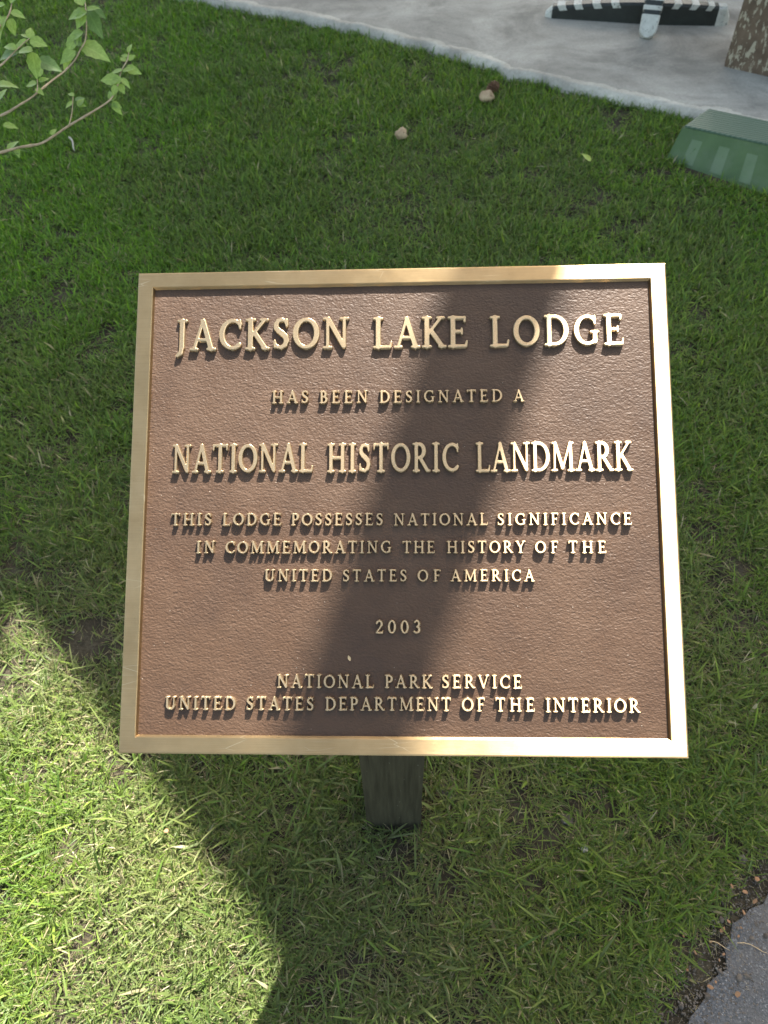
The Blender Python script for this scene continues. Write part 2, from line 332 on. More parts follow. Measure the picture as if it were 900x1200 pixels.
# ------------------------------------------------------------ lawn
BOX_C = Vector((1.40, 2.66)); BOX_A = math.radians(-31)
def grass(name, n, xr, yr, hr, wr, kind, seed, lie=0.0):
    g = np.random.default_rng(seed)
    x = g.uniform(*xr, n); y = g.uniform(*yr, n)
    if kind != 'outer':
        wid = 0.95+0.42*y                                     # the lawn in front of the sign widens with distance
        x = g.uniform(-1, 1, n)*wid
    d = lawn_dist(x, y); patch = fbm(x, y, 2.2, 3.0); fine = fbm(x, y, 11, 7.0)
    bare = fbm(x, y, 3.3, 12.0)
    dens = np.clip((fine-0.18)*4, 0.25, 1)*np.clip((bare-0.2)*6, 0.4, 1)
    near = y < 1.3
    dens *= np.where(near, np.clip((fbm(x, y, 16, 21.0)-0.26)*4.5, 0.10, 1), 1)
    keep = (d > (g.uniform(-0.01, 0.05, n) if kind != 'dry' else g.normal(0, 0.035, n))) & (g.random(n) < dens)
    keep &= ~((np.abs(x) < 0.056) & (np.abs(y-0.474) < 0.056))
    keep &= ~((np.hypot(x-0.02, y-0.40) < 0.16) & (g.random(n) < 0.45))
    cx, cy = x-BOX_C.x, y-BOX_C.y; ca, sa = math.cos(BOX_A), math.sin(BOX_A)
    keep &= ~((np.abs(cx*ca+cy*sa) < 0.25) & (np.abs(-cx*sa+cy*ca) < 0.09))
    x, y, d, patch, fine = x[keep], y[keep], d[keep], patch[keep], fine[keep]; n = len(x)
    h = g.uniform(*hr, n)*(0.65+0.7*patch)*(0.8+0.4*fine); w = g.uniform(*wr, n)
    h *= np.clip(0.55+d*6, 0.55, 1)
    if kind == 'near':
        lm = g.random(n) < 0.02; h[lm] = g.uniform(0.045, 0.085, lm.sum()); w[lm] = g.uniform(0.003, 0.0048, lm.sum())
    th = g.uniform(0, 2*np.pi, n); lean = np.abs(g.normal(0.55+lie, 0.38, n)); lean = np.clip(lean, 0.02, 1.5)
    curl = g.uniform(0.1, 1.0, n)
    c, s = np.cos(th), np.sin(th)
    ts, ws = ([0.0, 0.4, 0.75, 1.0], [0.85, 1.0, 0.75, 0.0]) if kind in ('near', 'dry') else ([0.0, 0.55, 1.0], [0.9, 0.9, 0.0])
    nv = 2*len(ts)-1; nt = nv-2
    tw = g.normal(0, 0.6, n); V = np.zeros((n, nv, 3)); px_, pz_ = np.zeros(n), np.zeros(n); k = 0
    sx_, sy_ = -s*np.cos(tw)+c*np.sin(tw)*0.4, c*np.cos(tw)+s*np.sin(tw)*0.4
    for i, (t, q) in enumerate(zip(ts, ws)):
        if i:
            a = np.minimum(lean+curl*t*1.1, 1.75); dl = h*(ts[i]-ts[i-1]); px_ = px_+np.sin(a)*dl; pz_ = pz_+np.cos(a)*dl
        X, Y_, Z = x+c*px_, y+s*px_, np.maximum(pz_, 0.0)+0.001+g.uniform(0, 0.002, n)*(i == 0)
        Z = np.maximum(Z, 0.003)
        if q > 0:
            for sg in (-1, 1):
                V[:, k, 0] = X+sg*sx_*w*q/2; V[:, k, 1] = Y_+sg*sy_*w*q/2; V[:, k, 2] = Z+sg*np.sin(tw)*w*0.3; k += 1
        else:
            V[:, k, 0], V[:, k, 1], V[:, k, 2] = X, Y_, Z; k += 1
    F = np.array([[0, 1, 3], [0, 3, 2], [2, 3, 5], [2, 5, 4], [4, 5, 6]]) if nt == 5 else np.array([[0, 1, 3], [0, 3, 2], [2, 3, 4]])
    faces = (np.arange(n)[:, None, None]*nv+F[None]).reshape(-1)
    me = bpy.data.meshes.new(name); me.vertices.add(n*nv); me.vertices.foreach_set('co', V.reshape(-1))
    nf = n*nt; me.loops.add(nf*3); me.loops.foreach_set('vertex_index', faces.astype(np.int32))
    me.polygons.add(nf); me.polygons.foreach_set('loop_start', np.arange(nf, dtype=np.int32)*3)
    me.polygons.foreach_set('use_smooth', np.ones(nf, bool)); me.update()
    pal = np.array([(0.030, 0.074, 0.006), (0.048, 0.108, 0.007), (0.078, 0.150, 0.010), (0.046, 0.100, 0.018), (0.130, 0.195, 0.022)])
    dryp = np.array([(0.25, 0.215, 0.12), (0.19, 0.16, 0.085), (0.36, 0.32, 0.20), (0.13, 0.11, 0.06)])
    p = g.random(n); lush_glow = np.clip((fbm(x, y, 1.1, 31.0)-0.42)*3+np.clip((-x-0.3)*0.8, 0, 0.8), 0, 1)  # random lushness, plus a glow painted into the blades towards the left
    sat = np.array((1.12, 1.18, 0.75))
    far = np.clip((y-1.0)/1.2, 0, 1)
    u = np.clip(g.random(n)*0.8+(1-lush_glow)*0.22, 0, 0.999)
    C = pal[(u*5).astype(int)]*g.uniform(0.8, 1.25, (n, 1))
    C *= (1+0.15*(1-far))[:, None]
    C *= 1+(sat-1)*lush_glow[:, None]
    C *= ((0.86+0.42*far)*(1+0.3*np.clip(-x-0.5, 0, 1)*far))[:, None]  # brighter with distance; at the left the painted glow adds more
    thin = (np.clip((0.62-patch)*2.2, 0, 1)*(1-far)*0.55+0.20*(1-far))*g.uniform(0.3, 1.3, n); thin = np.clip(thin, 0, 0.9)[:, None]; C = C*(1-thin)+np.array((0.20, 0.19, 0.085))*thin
    olive = np.clip((fbm(x, y, 2.6, 44.0)-0.48)*5, 0, 1)*0.32; C = C*(1-olive[:, None])+np.array((0.085, 0.098, 0.045))*g.uniform(0.6, 1.3, (n, 1))*olive[:, None]
    pd = {'dry': 1.0, 'near': 0.10, 'far': 0.045, 'outer': 0.06}[kind]
    dm = p < pd*(0.4+1.6*(1-patch)) if kind != 'dry' else p < 2
    if kind == 'near': h0 = 0; dm &= ~lm
    C[dm] = dryp[g.integers(0, 4, dm.sum())]*g.uniform(0.7, 1.15, (dm.sum(), 1))
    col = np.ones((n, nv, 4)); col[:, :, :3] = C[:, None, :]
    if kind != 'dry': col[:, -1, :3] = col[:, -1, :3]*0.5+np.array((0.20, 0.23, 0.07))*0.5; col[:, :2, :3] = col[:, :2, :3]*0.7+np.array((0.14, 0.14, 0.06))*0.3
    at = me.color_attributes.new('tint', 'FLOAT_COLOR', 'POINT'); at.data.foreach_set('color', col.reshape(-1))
    me.materials.append(M['grass']); o = bpy.data.objects.new(name, me); COL.objects.link(o); return o, n*nt
def lawn():
    tot = 0
    spec = [('grass', 300000, (0, 0), (-0.15, 1.35), (0.018, 0.046), (0.0012, 0.0028), 'near', 1, 0.15, 'green blades of lawn grass close around the sign post', 'grass'),
            ('dry_grass', 135000, (0, 0), (-0.15, 1.45), (0.010, 0.036), (0.0005, 0.0014), 'dry', 2, 0.8, 'pale dry grass clippings lying between the green blades', 'dry grass'),
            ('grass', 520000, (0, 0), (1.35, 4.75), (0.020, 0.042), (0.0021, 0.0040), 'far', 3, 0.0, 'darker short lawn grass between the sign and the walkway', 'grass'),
            ('grass', 120000, (-4, 4), (-2, 5.6), (0.03, 0.055), (0.004, 0.007), 'outer', 4, 0.0, 'thinner lawn grass spreading out past the sides of the lawn', 'grass')]
    for nm, n, xr, yr, hr, wr, kind, seed, lie, lab, cat in spec:
        o, k = grass(nm, n, xr, yr, hr, wr, kind, seed, lie); tot += k; tag(o, lab, cat, kind='stuff')
    print('grass tris', tot, flush=True)
lawn()

# gravel and crumbs where the lawn meets the asphalt path, and clods in the lawn
def pebble_bm(bm, c, r, seed, flat_=0.6, sub=1):
    ret = bmesh.ops.create_icosphere(bm, subdivisions=sub, radius=1)
    ax = Vector((1+0.4*random.random(), 0.8+0.4*random.random(), flat_)); rot = Matrix.Rotation(random.uniform(0, 6.28), 3, 'Z')
    for v in ret['verts']:
        k = 1+0.35*noise.noise(v.co*1.3+Vector((seed*3.1, seed, 0)))
        q = rot @ Vector((v.co.x*ax.x, v.co.y*ax.y, v.co.z*ax.z))*r*k; v.co = q+c
def crumbs():
    bm = bmesh.new(); bmesh.ops.create_icosphere(bm, subdivisions=1, radius=1); bm.verts.index_update()
    bv = np.array([v.co[:] for v in bm.verts]); bf = np.array([[v.index for v in f.verts] for f in bm.faces]); bm.free()
    E_ = np.array([(p.x, p.y) for p in path_edge if -0.3 < p.x < 2.0]); n1, n2 = 15000, 1600; g = np.random.default_rng(5)
    c = np.vstack([E_[g.integers(0, len(E_), n1)]+g.normal(0, 0.032, (n1, 2))+(0.004, -0.004), np.stack([g.uniform(-0.9, 1.1, n2), g.uniform(0, 1.5, n2)], 1)])
    n = n1+n2; r_ = np.where(g.random(n) < 0.985, g.uniform(0.0006, 0.0020, n), g.uniform(0.003, 0.006, n)); z = np.concatenate([np.full(n1, 0.0058), np.full(n2, 0.002)])
    a = g.uniform(0, 6.28, n); sx, sy, sz = g.uniform(0.9, 1.6, n), g.uniform(0.7, 1.1, n), g.uniform(0.4, 0.8, n)
    V = np.repeat(bv[None], n, 0)*(1+g.uniform(-0.22, 0.22, (n, len(bv), 1)))
    V = V*np.stack([sx, sy, sz], 1)[:, None, :]*r_[:, None, None]; ca, sa = np.cos(a)[:, None], np.sin(a)[:, None]
    W = np.stack([V[..., 0]*ca-V[..., 1]*sa+c[:, None, 0], V[..., 0]*sa+V[..., 1]*ca+c[:, None, 1], V[..., 2]+z[:, None]], -1)
    F = (np.arange(n)[:, None, None]*len(bv)+bf[None]).reshape(-1).astype(np.int32)
    me = bpy.data.meshes.new('gravel'); me.vertices.add(n*len(bv)); me.vertices.foreach_set('co', W.reshape(-1)); nf = n*len(bf)
    me.loops.add(nf*3); me.loops.foreach_set('vertex_index', F); me.polygons.add(nf); me.polygons.foreach_set('loop_start', np.arange(nf, dtype=np.int32)*3); me.update()
    tag(link('gravel', me, M['gravel'], None, False), 'loose grey grit and crumbs along the edge of the asphalt path', 'gravel', kind='stuff')
crumbs()

# ------------------------------------------------------------ the sign
SIGN_X = Vector((0.9986, -0.049, 0.0185)).normalized(); SIGN_N = Vector((-0.041, -0.5121, 0.858)).normalized()
SIGN_Y = SIGN_N.cross(SIGN_X).normalized(); SIGN_X = SIGN_Y.cross(SIGN_N)
SIGN_C = Vector((0.0165, 0.5349, 0.8323))
sign = empty('plaque_sign', (0, 0.474, 0))
tag(sign, 'bronze landmark plaque with raised lettering on a dark square wooden post', 'sign')
plate_mw = Matrix.Translation(SIGN_C) @ Matrix((SIGN_X, SIGN_Y, SIGN_N)).transposed().to_4x4()
sign_inv = Matrix.Translation(sign.location).inverted()
def to_sign(o):          # child of the sign, placed by the plate's frame
    o.parent = sign; o.matrix_parent_inverse = Matrix.Identity(4); o.matrix_basis = sign_inv @ plate_mw
OW, OH, IW, IH, REC = 0.305, 0.2736, 0.2855, 0.254, 0.0048
# panel: recessed field with an uneven, slightly wavy surface
def panel():
    nx, ny = 150, 134; xs = np.linspace(-IW-0.001, IW+0.001, nx); ys = np.linspace(-IH-0.001, IH+0.001, ny)
    X, Y_ = np.meshgrid(xs, ys); Z = -REC+(fbm(X, Y_, 60, 4.0)-0.5)*0.0005+(fbm(X, Y_, 9, 8.0)-0.5)*0.0006
    V = np.stack([X, Y_, Z], -1).reshape(-1, 3)
    F = [(j*nx+i, j*nx+i+1, (j+1)*nx+i+1, (j+1)*nx+i) for j in range(ny-1) for i in range(nx-1)]
    o = mesh_obj('panel', V, F, M['panel'], None, True); to_sign(o); return o
pan = panel()
# frame: profile swept round the rectangle with mitred corners
def frame():
    prof = [(0.0, -0.0052), (0.0016, -0.0008), (0.0024, 0.0), (0.0175, 0.0), (0.0191, -0.0006), (0.0195, -0.0020), (0.0195, -0.018), (0.014, -0.018)]   # (distance out from the inner edge, height)
    bm = bmesh.new(); rings = []
    for cx, cy in ((-1, -1), (1, -1), (1, 1), (-1, 1)):
        rings.append([bm.verts.new((cx*(IW+d), cy*(IH+d*(OH-IH)/(OW-IW)), z)) for d, z in prof])
    for i in range(4):
        a, b = rings[i], rings[(i+1) % 4]
        n = 14
        for j in range(len(prof)-1): bm.faces.new((a[j], b[j], b[j+1], a[j+1]))
    bm.faces.new([r[-1] for r in rings][::-1])
    bmesh.ops.subdivide_edges(bm, edges=[e for e in bm.edges if e.calc_length() > 0.3], cuts=24, use_grid_fill=True)
    for v in bm.verts: v.co.z += 0.00035*noise.noise(Vector((v.co.x*22, v.co.y*22, 0.3))); 
    o = bm_obj('frame', bm, M['bronze']); to_sign(o)
frame()
def post():
    s = 0.050; bm = bmesh.new()
    def ztop(x, y): # just under the back of the plate
        p = SIGN_C-SIGN_N*0.0185; return p.z-(SIGN_N.x*(x-p.x)+SIGN_N.y*(y-0.0-p.y))/SIGN_N.z
    c = [(-s, -s), (s, -s), (s, s), (-s, s)]; L = [-0.1, 0.0, 0.15, 0.35, 0.55]
    rr = [[bm.verts.new((x+0.002*noise.noise(Vector((x*9, y*9, z*5))), y+0.002*noise.noise(Vector((x*9, y*9, z*5+4))), z)) for x, y in c] for z in L]
    rr.append([bm.verts.new((x, y, ztop(x, y+0.474))) for x, y in c])
    for a, b in zip(rr, rr[1:]):
        for k in range(4): bm.faces.new((a[k], a[(k+1) % 4], b[(k+1) % 4], b[k]))
    bm.faces.new(rr[0][::-1]); bm.faces.new(rr[-1])
    bevel(bm, 0.004, 2, [e for e in bm.edges if abs(e.verts[0].co.z-e.verts[1].co.z) > 0.05 or (e.verts[0].co.z > 0.6 and e.verts[1].co.z > 0.6)])
    bm_obj('post', bm, M['post'], sign)
post()

# ------------------------------------------------------------ lettering: drawn as strokes, unioned as a distance field, contoured, cast in relief
W_, T_, S_ = 0.070, 0.041, 0.030
def seg(x0, y0, x1, y1, r0, r1=None): return [(x0, y0, x1, y1, r0, r0 if r1 is None else r1)]
def stem(x, y0=0.04, y1=0.96, r=W_): return seg(x, y0, x, y1, r)
def srf(x, y, a=0.13, b=None): return seg(x-a, y, x+(a if b is None else b), y, S_)
def arc(cx, cy, rx, ry, a0, a1, th=W_, tn=T_, n=22, p=1.5, tilt=0):
    o = []; pr = None
    for i in range(n+1):
        a = math.radians(a0+(a1-a0)*i/n); x, y = cx+rx*math.cos(a), cy+ry*math.sin(a); r = tn+(th-tn)*abs(math.cos(a+tilt))**p
        if pr: o.append((pr[0], pr[1], x, y, pr[2], r))
        pr = (x, y, r)
    return o
def I_(x): return stem(x)+srf(x, 0.034)+srf(x, 0.966)
G = {}
G['A'] = (0.80, seg(.13, .04, .385, .94, T_)+seg(.395, .95, .665, .04, W_)+seg(.22, .34, .58, .34, .040)+srf(.125, .034, .11)+srf(.675, .034, .12)+seg(.36, .965, .40, .965, .03))
G['B'] = (0.62, stem(.17)+srf(.17, .034, .13, 0)+srf(.17, .966, .13, 0)+seg(.17, .955, .30, .955, .042)+seg(.17, .52, .32, .52, .042)+seg(.17, .045, .30, .045, .042)+arc(.29, .735, .17, .215, 90, -90)+arc(.31, .285, .21, .24, 90, -90))
G['C'] = (0.72, arc(.43, .5, .34, .445, 48, 312)+seg(.655, .80, .665, .95, .028)+seg(.645, .83, .665, .70, .030))
G['D'] = (0.80, stem(.17)+srf(.17, .034, .13, 0)+srf(.17, .966, .13, 0)+seg(.17, .955, .34, .955, .044)+seg(.17, .045, .34, .045, .044)+arc(.33, .5, .37, .455, 90, -90))
G['E'] = (0.64, I_(.17)+seg(.17, .96, .52, .96, .038)+seg(.535, .84, .545, .965, .030)+seg(.17, .515, .43, .515, .038)+seg(.445, .43, .445, .60, .026)+seg(.17, .04, .56, .04, .038)+seg(.57, .04, .60, .19, .032, .026))
G['F'] = (0.58, I_(.17)+seg(.17, .96, .50, .96, .038)+seg(.52, .83, .53, .965, .030)+seg(.17, .505, .41, .505, .038)+seg(.425, .42, .425, .59, .026))
G['G'] = (0.80, arc(.43, .5, .34, .445, 48, 305)+seg(.655, .80, .665, .95, .028)+seg(.645, .83, .665, .70, .030)+seg(.665, .12, .665, .40, W_*.95)+srf(.655, .44, .12, .12))
G['H'] = (0.84, I_(.17)+I_(.67)+seg(.17, .51, .67, .51, .042))
G['I'] = (0.34, I_(.17))
G['J'] = (0.36, seg(.20, .96, .20, .10, W_, W_*.95)+seg(.20, .10, .17, -.08, W_*.9, .055)+seg(.17, -.08, .06, -.17, .055, .04)+srf(.20, .966, .13))
G['K'] = (0.76, I_(.17)+seg(.20, .43, .60, .95, T_)+seg(.31, .53, .63, .05, W_*.95)+srf(.60, .966, .11)+srf(.655, .034, .10))
G['L'] = (0.62, I_(.17)+seg(.17, .04, .54, .04, .038)+seg(.55, .04, .585, .20, .032, .026))
G['M'] = (1.00, seg(.15, .04, .175, .95, T_)+seg(.20, .95, .48, .12, W_*.92)+seg(.50, .12, .79, .95, T_)+seg(.82, .95, .84, .04, W_)+srf(.15, .034, .11)+srf(.84, .034, .13)+srf(.17, .966, .10, 0.02)+srf(.83, .966, 0.02, .11))
G['N'] = (0.84, seg(.16, .04, .16, .94, T_)+seg(.18, .95, .66, .08, W_*.95)+seg(.68, .05, .68, .96, T_)+srf(.16, .034, .12)+srf(.16, .966, .12, 0.02)+srf(.68, .966, .12))
G['O'] = (0.82, arc(.41, .5, .335, .445, 0, 360, n=40))
G['P'] = (0.61, I_(.17)+seg(.17, .955, .31, .955, .042)+seg(.17, .47, .31, .47, .040)+arc(.30, .71, .21, .245, 90, -90))
G['R'] = (0.76, I_(.17)+seg(.17, .955, .31, .955, .042)+seg(.17, .49, .33, .49, .040)+arc(.30, .72, .20, .235, 90, -90)+seg(.34, .47, .62, .07, W_*.92)+srf(.67, .034, .06, .08))
sp = [(.44, .80), (.40, .91), (.29, .955), (.17, .92), (.11, .80), (.12, .68), (.20, .585), (.31, .50), (.41, .40), (.445, .27), (.40, .13), (.28, .05), (.16, .075), (.085, .18)]
sr = [.035, .042, .046, .052, .062, .070, .076, .080, .076, .068, .058, .048, .044, .034]
S = []
for i in range(len(sp)-1): S += [(*sp[i], *sp[i+1], sr[i], sr[i+1])]
G['S'] = (0.54, S+seg(.445, .74, .445, .95, .026)+seg(.075, .06, .075, .27, .026))
G['T'] = (0.70, stem(.35)+srf(.35, .034, .14)+seg(.06, .958, .64, .958, .040)+seg(.055, .80, .06, .96, .024, .034)+seg(.645, .80, .64, .96, .024, .034))
G['U'] = (0.82, stem(.17, .34)+srf(.17, .966, .13)+arc(.41, .33, .24, .275, 180, 360, W_, T_*.95)+stem(.65, .33, .96, T_)+srf(.65, .966, .11))
G['V'] = (0.78, seg(.12, .95, .385, .06, W_)+seg(.40, .06, .655, .95, T_)+srf(.115, .966, .11)+srf(.665, .966, .11))
G['Y'] = (0.72, seg(.12, .95, .36, .47, W_)+seg(.60, .95, .37, .47, T_)+stem(.36, .04, .47)+srf(.36, .034, .13)+srf(.11, .966, .11)+srf(.61, .966, .11))
G['0'] = (0.56, arc(.28, .5, .205, .45, 0, 360, .066, .040, n=36))
G['2'] = (0.54, arc(.26, .72, .17, .235, 165, -28, .062, .044)+seg(.41, .61, .10, .09, .058, .044)+seg(.08, .06, .47, .06, .052)+seg(.47, .06, .50, .18, .034, .022))
G['3'] = (0.50, arc(.24, .74, .15, .215, 150, -85, .060, .042)+arc(.22, .28, .185, .235, 88, -145, .066, .042))

def contour(strokes, k=0.03, h=0.016, sx=1.0):
    st = np.array(strokes)
    x0, x1, y0, y1 = st[:, [0, 2]].min()-.14, st[:, [0, 2]].max()+.14, st[:, [1, 3]].min()-.14, st[:, [1, 3]].max()+.14
    nx, ny = int((x1-x0)/h)+2, int((y1-y0)/h)+2
    X, Y_ = np.meshgrid(x0+np.arange(nx)*h, y0+np.arange(ny)*h, indexing='ij'); acc = np.zeros_like(X)
    for a in st:
        dx, dy = a[2]-a[0], a[3]-a[1]; L = dx*dx+dy*dy+1e-12; t = np.clip(((X-a[0])*dx+(Y_-a[1])*dy)/L, 0, 1)
        d = np.hypot(X-a[0]-t*dx, Y_-a[1]-t*dy)-(a[4]+(a[5]-a[4])*t)
        acc += np.exp(-d/0.010)
    D = -0.010*np.log(acc+1e-300); D = np.minimum(D, 0.3)
    gx, gy = np.gradient(D, h)
    def samp(A, p):
        fx, fy = (p[0]-x0)/h, (p[1]-y0)/h; i, j = int(fx), int(fy); fx -= i; fy -= j
        i = min(max(i, 0), nx-2); j = min(max(j, 0), ny-2)
        return A[i, j]*(1-fx)*(1-fy)+A[i+1, j]*fx*(1-fy)+A[i, j+1]*(1-fx)*fy+A[i+1, j+1]*fx*fy
    pts, nxt = {}, {}
    def ep(i, j, dr):
        key = (i, j, dr)
        if key not in pts:
            i2, j2 = (i+1, j) if dr == 0 else (i, j+1); a, b = D[i, j], D[i2, j2]; t = a/(a-b)
            pts[key] = (X[i, j]+(X[i2, j2]-X[i, j])*t, Y_[i, j]+(Y_[i2, j2]-Y_[i, j])*t)
        return key
    ins = D < 0
    for i in range(nx-1):
        for j in range(ny-1):
            c = ins[i, j]+2*ins[i+1, j]+4*ins[i+1, j+1]+8*ins[i, j+1]
            if c in (0, 15): continue
            b, r, t, l = (i, j, 0), (i+1, j, 1), (i, j+1, 0), (i, j, 1)
            T = {1: [(b, l)], 2: [(r, b)], 3: [(r, l)], 4: [(t, r)], 5: [(b, r), (t, l)], 6: [(t, b)], 7: [(t, l)], 8: [(l, t)], 9: [(b, t)],
                 10: [(l, b), (r, t)], 11: [(r, t)], 12: [(l, r)], 13: [(b, r)], 14: [(l, b)]}[int(c)]
            for a_, b_ in T: nxt[ep(*a_)] = ep(*b_)
    loops = []; seen = set()
    for k0 in list(nxt):
        if k0 in seen: continue
        lp = []; k_ = k0
        while k_ not in seen: seen.add(k_); lp.append(pts[k_]); k_ = nxt.get(k_, k0)
        if len(lp) > 10:
            q = [np.array(p) for p in lp]                    # even the points out a little
            q = [q[m]*.5+(q[m-1]+q[(m+1) % len(q)])*.25 for m in range(len(q))]
            keep = [q[0]]
            for p in q[1:]:
                if np.hypot(*(p-keep[-1])) > 0.011: keep.append(p)
            loops.append(keep)
    def grad(p):
        v = np.array([samp(gx, p), samp(gy, p)]); n = np.hypot(*v); return v/n if n > 1e-6 else v*0
    return loops, grad
def glyph_mesh(ch, draft, name):
    loops, grad = contour(G[ch][1]); V, F = [], []; top = []; base_i = 0; offs = []
    for lp in loops:
        n = len(lp); gs = [grad(p) for p in lp]; lay = []
        for off, z in ((-0.010, 1.0), (0.003, 0.95), (draft*.5, 0.5), (draft, -0.25)):
            lay.append([(p[0]+g_[0]*off, p[1]+g_[1]*off, z) for p, g_ in zip(lp, gs)])
        s0 = len(V)
        for L in lay: V += L
        for a in range(3):
            for i in range(n):
                j = (i+1) % n; F.append((s0+a*n+i, s0+a*n+j, s0+(a+1)*n+j, s0+(a+1)*n+i))
        top.append([Vector((q[0], q[1], 0)) for q in lay[0]]); offs.append((len(V), n)); V += lay[0]
    idx = [s0+i for s0, n in offs for i in range(n)]
    nside = len(F)
    for t in tessellate_polygon(top): F.append(tuple(idx[i] for i in t))
    me = bpy.data.meshes.new(name); me.from_pydata(V, [], F)
    me.materials.append(M['letter'])
    me.polygons.foreach_set('use_smooth', [i < nside for i in range(len(F))]); 
    bm = bmesh.new(); bm.from_mesh(me); bmesh.ops.recalc_face_normals(bm, faces=bm.faces)
    tops = [f for f in bm.faces if not f.smooth]
    if tops and sum(f.normal.z for f in tops) < 0: bmesh.ops.reverse_faces(bm, faces=bm.faces)
    bm.to_mesh(me); bm.free(); return me
WORDS = [
("JACKSON",-0.2582,-0.0562,0.1790,0.0368),
("LAKE",-0.0292,0.0796,0.1783,0.0364),
("LODGE",0.1042,0.2552,0.1783,0.0359),
("HAS",-0.1444,-0.1022,0.1148,0.0144),
("BEEN",-0.0899,-0.0345,0.1144,0.0142),
("DESIGNATED",-0.0215,0.1173,0.1141,0.0139),
("A",0.1297,0.1436,0.1140,0.0133),
("NATIONAL",-0.2573,-0.0962,0.0354,0.0325),
("HISTORIC",-0.0805,0.0676,0.0346,0.0327),
("LANDMARK",0.0861,0.2589,0.0340,0.0330),
("THIS",-0.2562,-0.2101,-0.0247,0.0135),
("LODGE",-0.1978,-0.1311,-0.0249,0.0135),
("POSSESSES",-0.1201,-0.0172,-0.0253,0.0134),
("NATIONAL",-0.0054,0.0987,-0.0257,0.0133),
("SIGNIFICANCE",0.1088,0.2556,-0.0259,0.0132),
("IN",-0.2265,-0.2052,-0.0560,0.0135),
("COMMEMORATING",-0.1936,-0.0081,-0.0563,0.0134),
("THE",0.0040,0.0402,-0.0564,0.0132),
("HISTORY",0.0530,0.1390,-0.0566,0.0132),
("OF",0.1497,0.1750,-0.0568,0.0131),
("THE",0.1857,0.2268,-0.0569,0.0131),
("UNITED",-0.1490,-0.0734,-0.0874,0.0130),
("STATES",-0.0619,0.0090,-0.0875,0.0129),
("OF",0.0208,0.0462,-0.0876,0.0129),
("AMERICA",0.0570,0.1483,-0.0876,0.0128),
("2003",-0.0256,0.0239,-0.1441,0.0141),
("NATIONAL",-0.1330,-0.0270,-0.2028,0.0139),
("PARK",-0.0154,0.0361,-0.2026,0.0137),
("SERVICE",0.0462,0.1324,-0.2024,0.0138),
("UNITED",-0.2559,-0.1776,-0.2269,0.0138),
("STATES",-0.1663,-0.0921,-0.2267,0.0138),
("DEPARTMENT",-0.0801,0.0561,-0.2265,0.0138),
("OF",0.0675,0.0925,-0.2265,0.0140),
("THE",0.1034,0.1455,-0.2266,0.0139),
("INTERIOR",0.1568,0.2565,-0.2269,0.0142),
]
cache = {}
def letters():
    for li, (word, x0, x1, y, cap) in enumerate(WORDS):
        big = cap > 0.03; xs = 1.0
        if big and cap < 0.0345: xs = 0.80
        elif not big: xs = 1.10
        if word == '2003': xs = 1.15
        adv = [G[c][0]*cap*xs for c in word]; gap = (x1-x0-sum(adv))/max(1, len(word)-1)
        if gap < 0.0: print('tight', word, gap)
        x = x0; yoff = 0
        for c, a in zip(word, adv):
            key = (c, big)
            if key not in cache: cache[key] = glyph_mesh(c, 0.026 if big else 0.050, 'letter' if c.isalpha() else 'digit')
            o = bpy.data.objects.new('letter' if c.isalpha() else 'digit', cache[key]); COL.objects.link(o)
            rel = 0.0048
            jy = random.uniform(-1, 1)*0.00015
            loc = Matrix.Translation((x, y+jy, -REC)) @ Matrix.Diagonal((cap*xs, cap, rel, 1))
            o.parent = pan; o.matrix_parent_inverse = Matrix.Identity(4); o.matrix_basis = loc
            x += a+gap
letters()
# a dry seed husk stuck on the plaque below the date
def husk():
    v, f = [], []; n = 10
    for i in range(n):
        t = i/(n-1); w = 0.0016*math.sin(math.pi*min(1, t*0.9+0.08)); 
        v += [(-w, t*0.0065, 0.0006+0.0012*t*t), (0, t*0.0065, 0.0002+0.0012*t*t), (w, t*0.0065, 0.0006+0.0012*t*t)]
    for i in range(n-1):
        for k in range(2): f.append((i*3+k, i*3+k+1, i*3+k+4, i*3+k+3))
    o = mesh_obj('seed_husk', v, f, M['petal'], None, True)
    o.matrix_world = plate_mw @ Matrix.Translation((-0.0532, -0.174, -REC+0.0007)) @ Matrix.Rotation(0.35, 4, 'Z')
    tag(o, 'tiny dry tan seed husk stuck to the plaque left of and below 2003', 'husk')
husk()

# ------------------------------------------------------------ shrub reaching in at the left
shrub = empty('shrub', (-1.75, 1.30, 0)); tag(shrub, 'leafy shrub with thin bare woody branches reaching in over the lawn', 'shrub')
def woody(pts, r0, r1, mat=M['stem'], seg_=7):
    loc = [Vector(p)-shrub.location for p in pts]; fine = []
    N_ = len(loc)
    def tan(i, L):
        if i in (0, N_-1): return (loc[1]-loc[0]).normalized()*L if i == 0 else (loc[-1]-loc[-2]).normalized()*L
        return (loc[i+1]-loc[i-1]).normalized()*L
    for i in range(N_-1):
        L = (loc[i+1]-loc[i]).length; m0, m1 = tan(i, L*0.8), tan(i+1, L*0.8)
        for k in range(4):
            u = k/4; fine.append(loc[i]*(2*u**3-3*u*u+1)+m0*(u**3-2*u*u+u)+loc[i+1]*(-2*u**3+3*u*u)+m1*(u**3-u*u))
    r0 *= 0.8; r1 *= 0.85; fine.append(loc[-1]); bm = bmesh.new(); n = len(fine)
    rad = [(r0+(r1-r0)*i/(n-1))*(1+0.22*noise.noise(Vector((i*0.9, r0*1000, 0)))+(0.28 if i % 9 == 4 else 0)) for i in range(n)]
    tube(bm, fine, rad, seg_); bm_obj('branch', bm, mat, shrub, True)
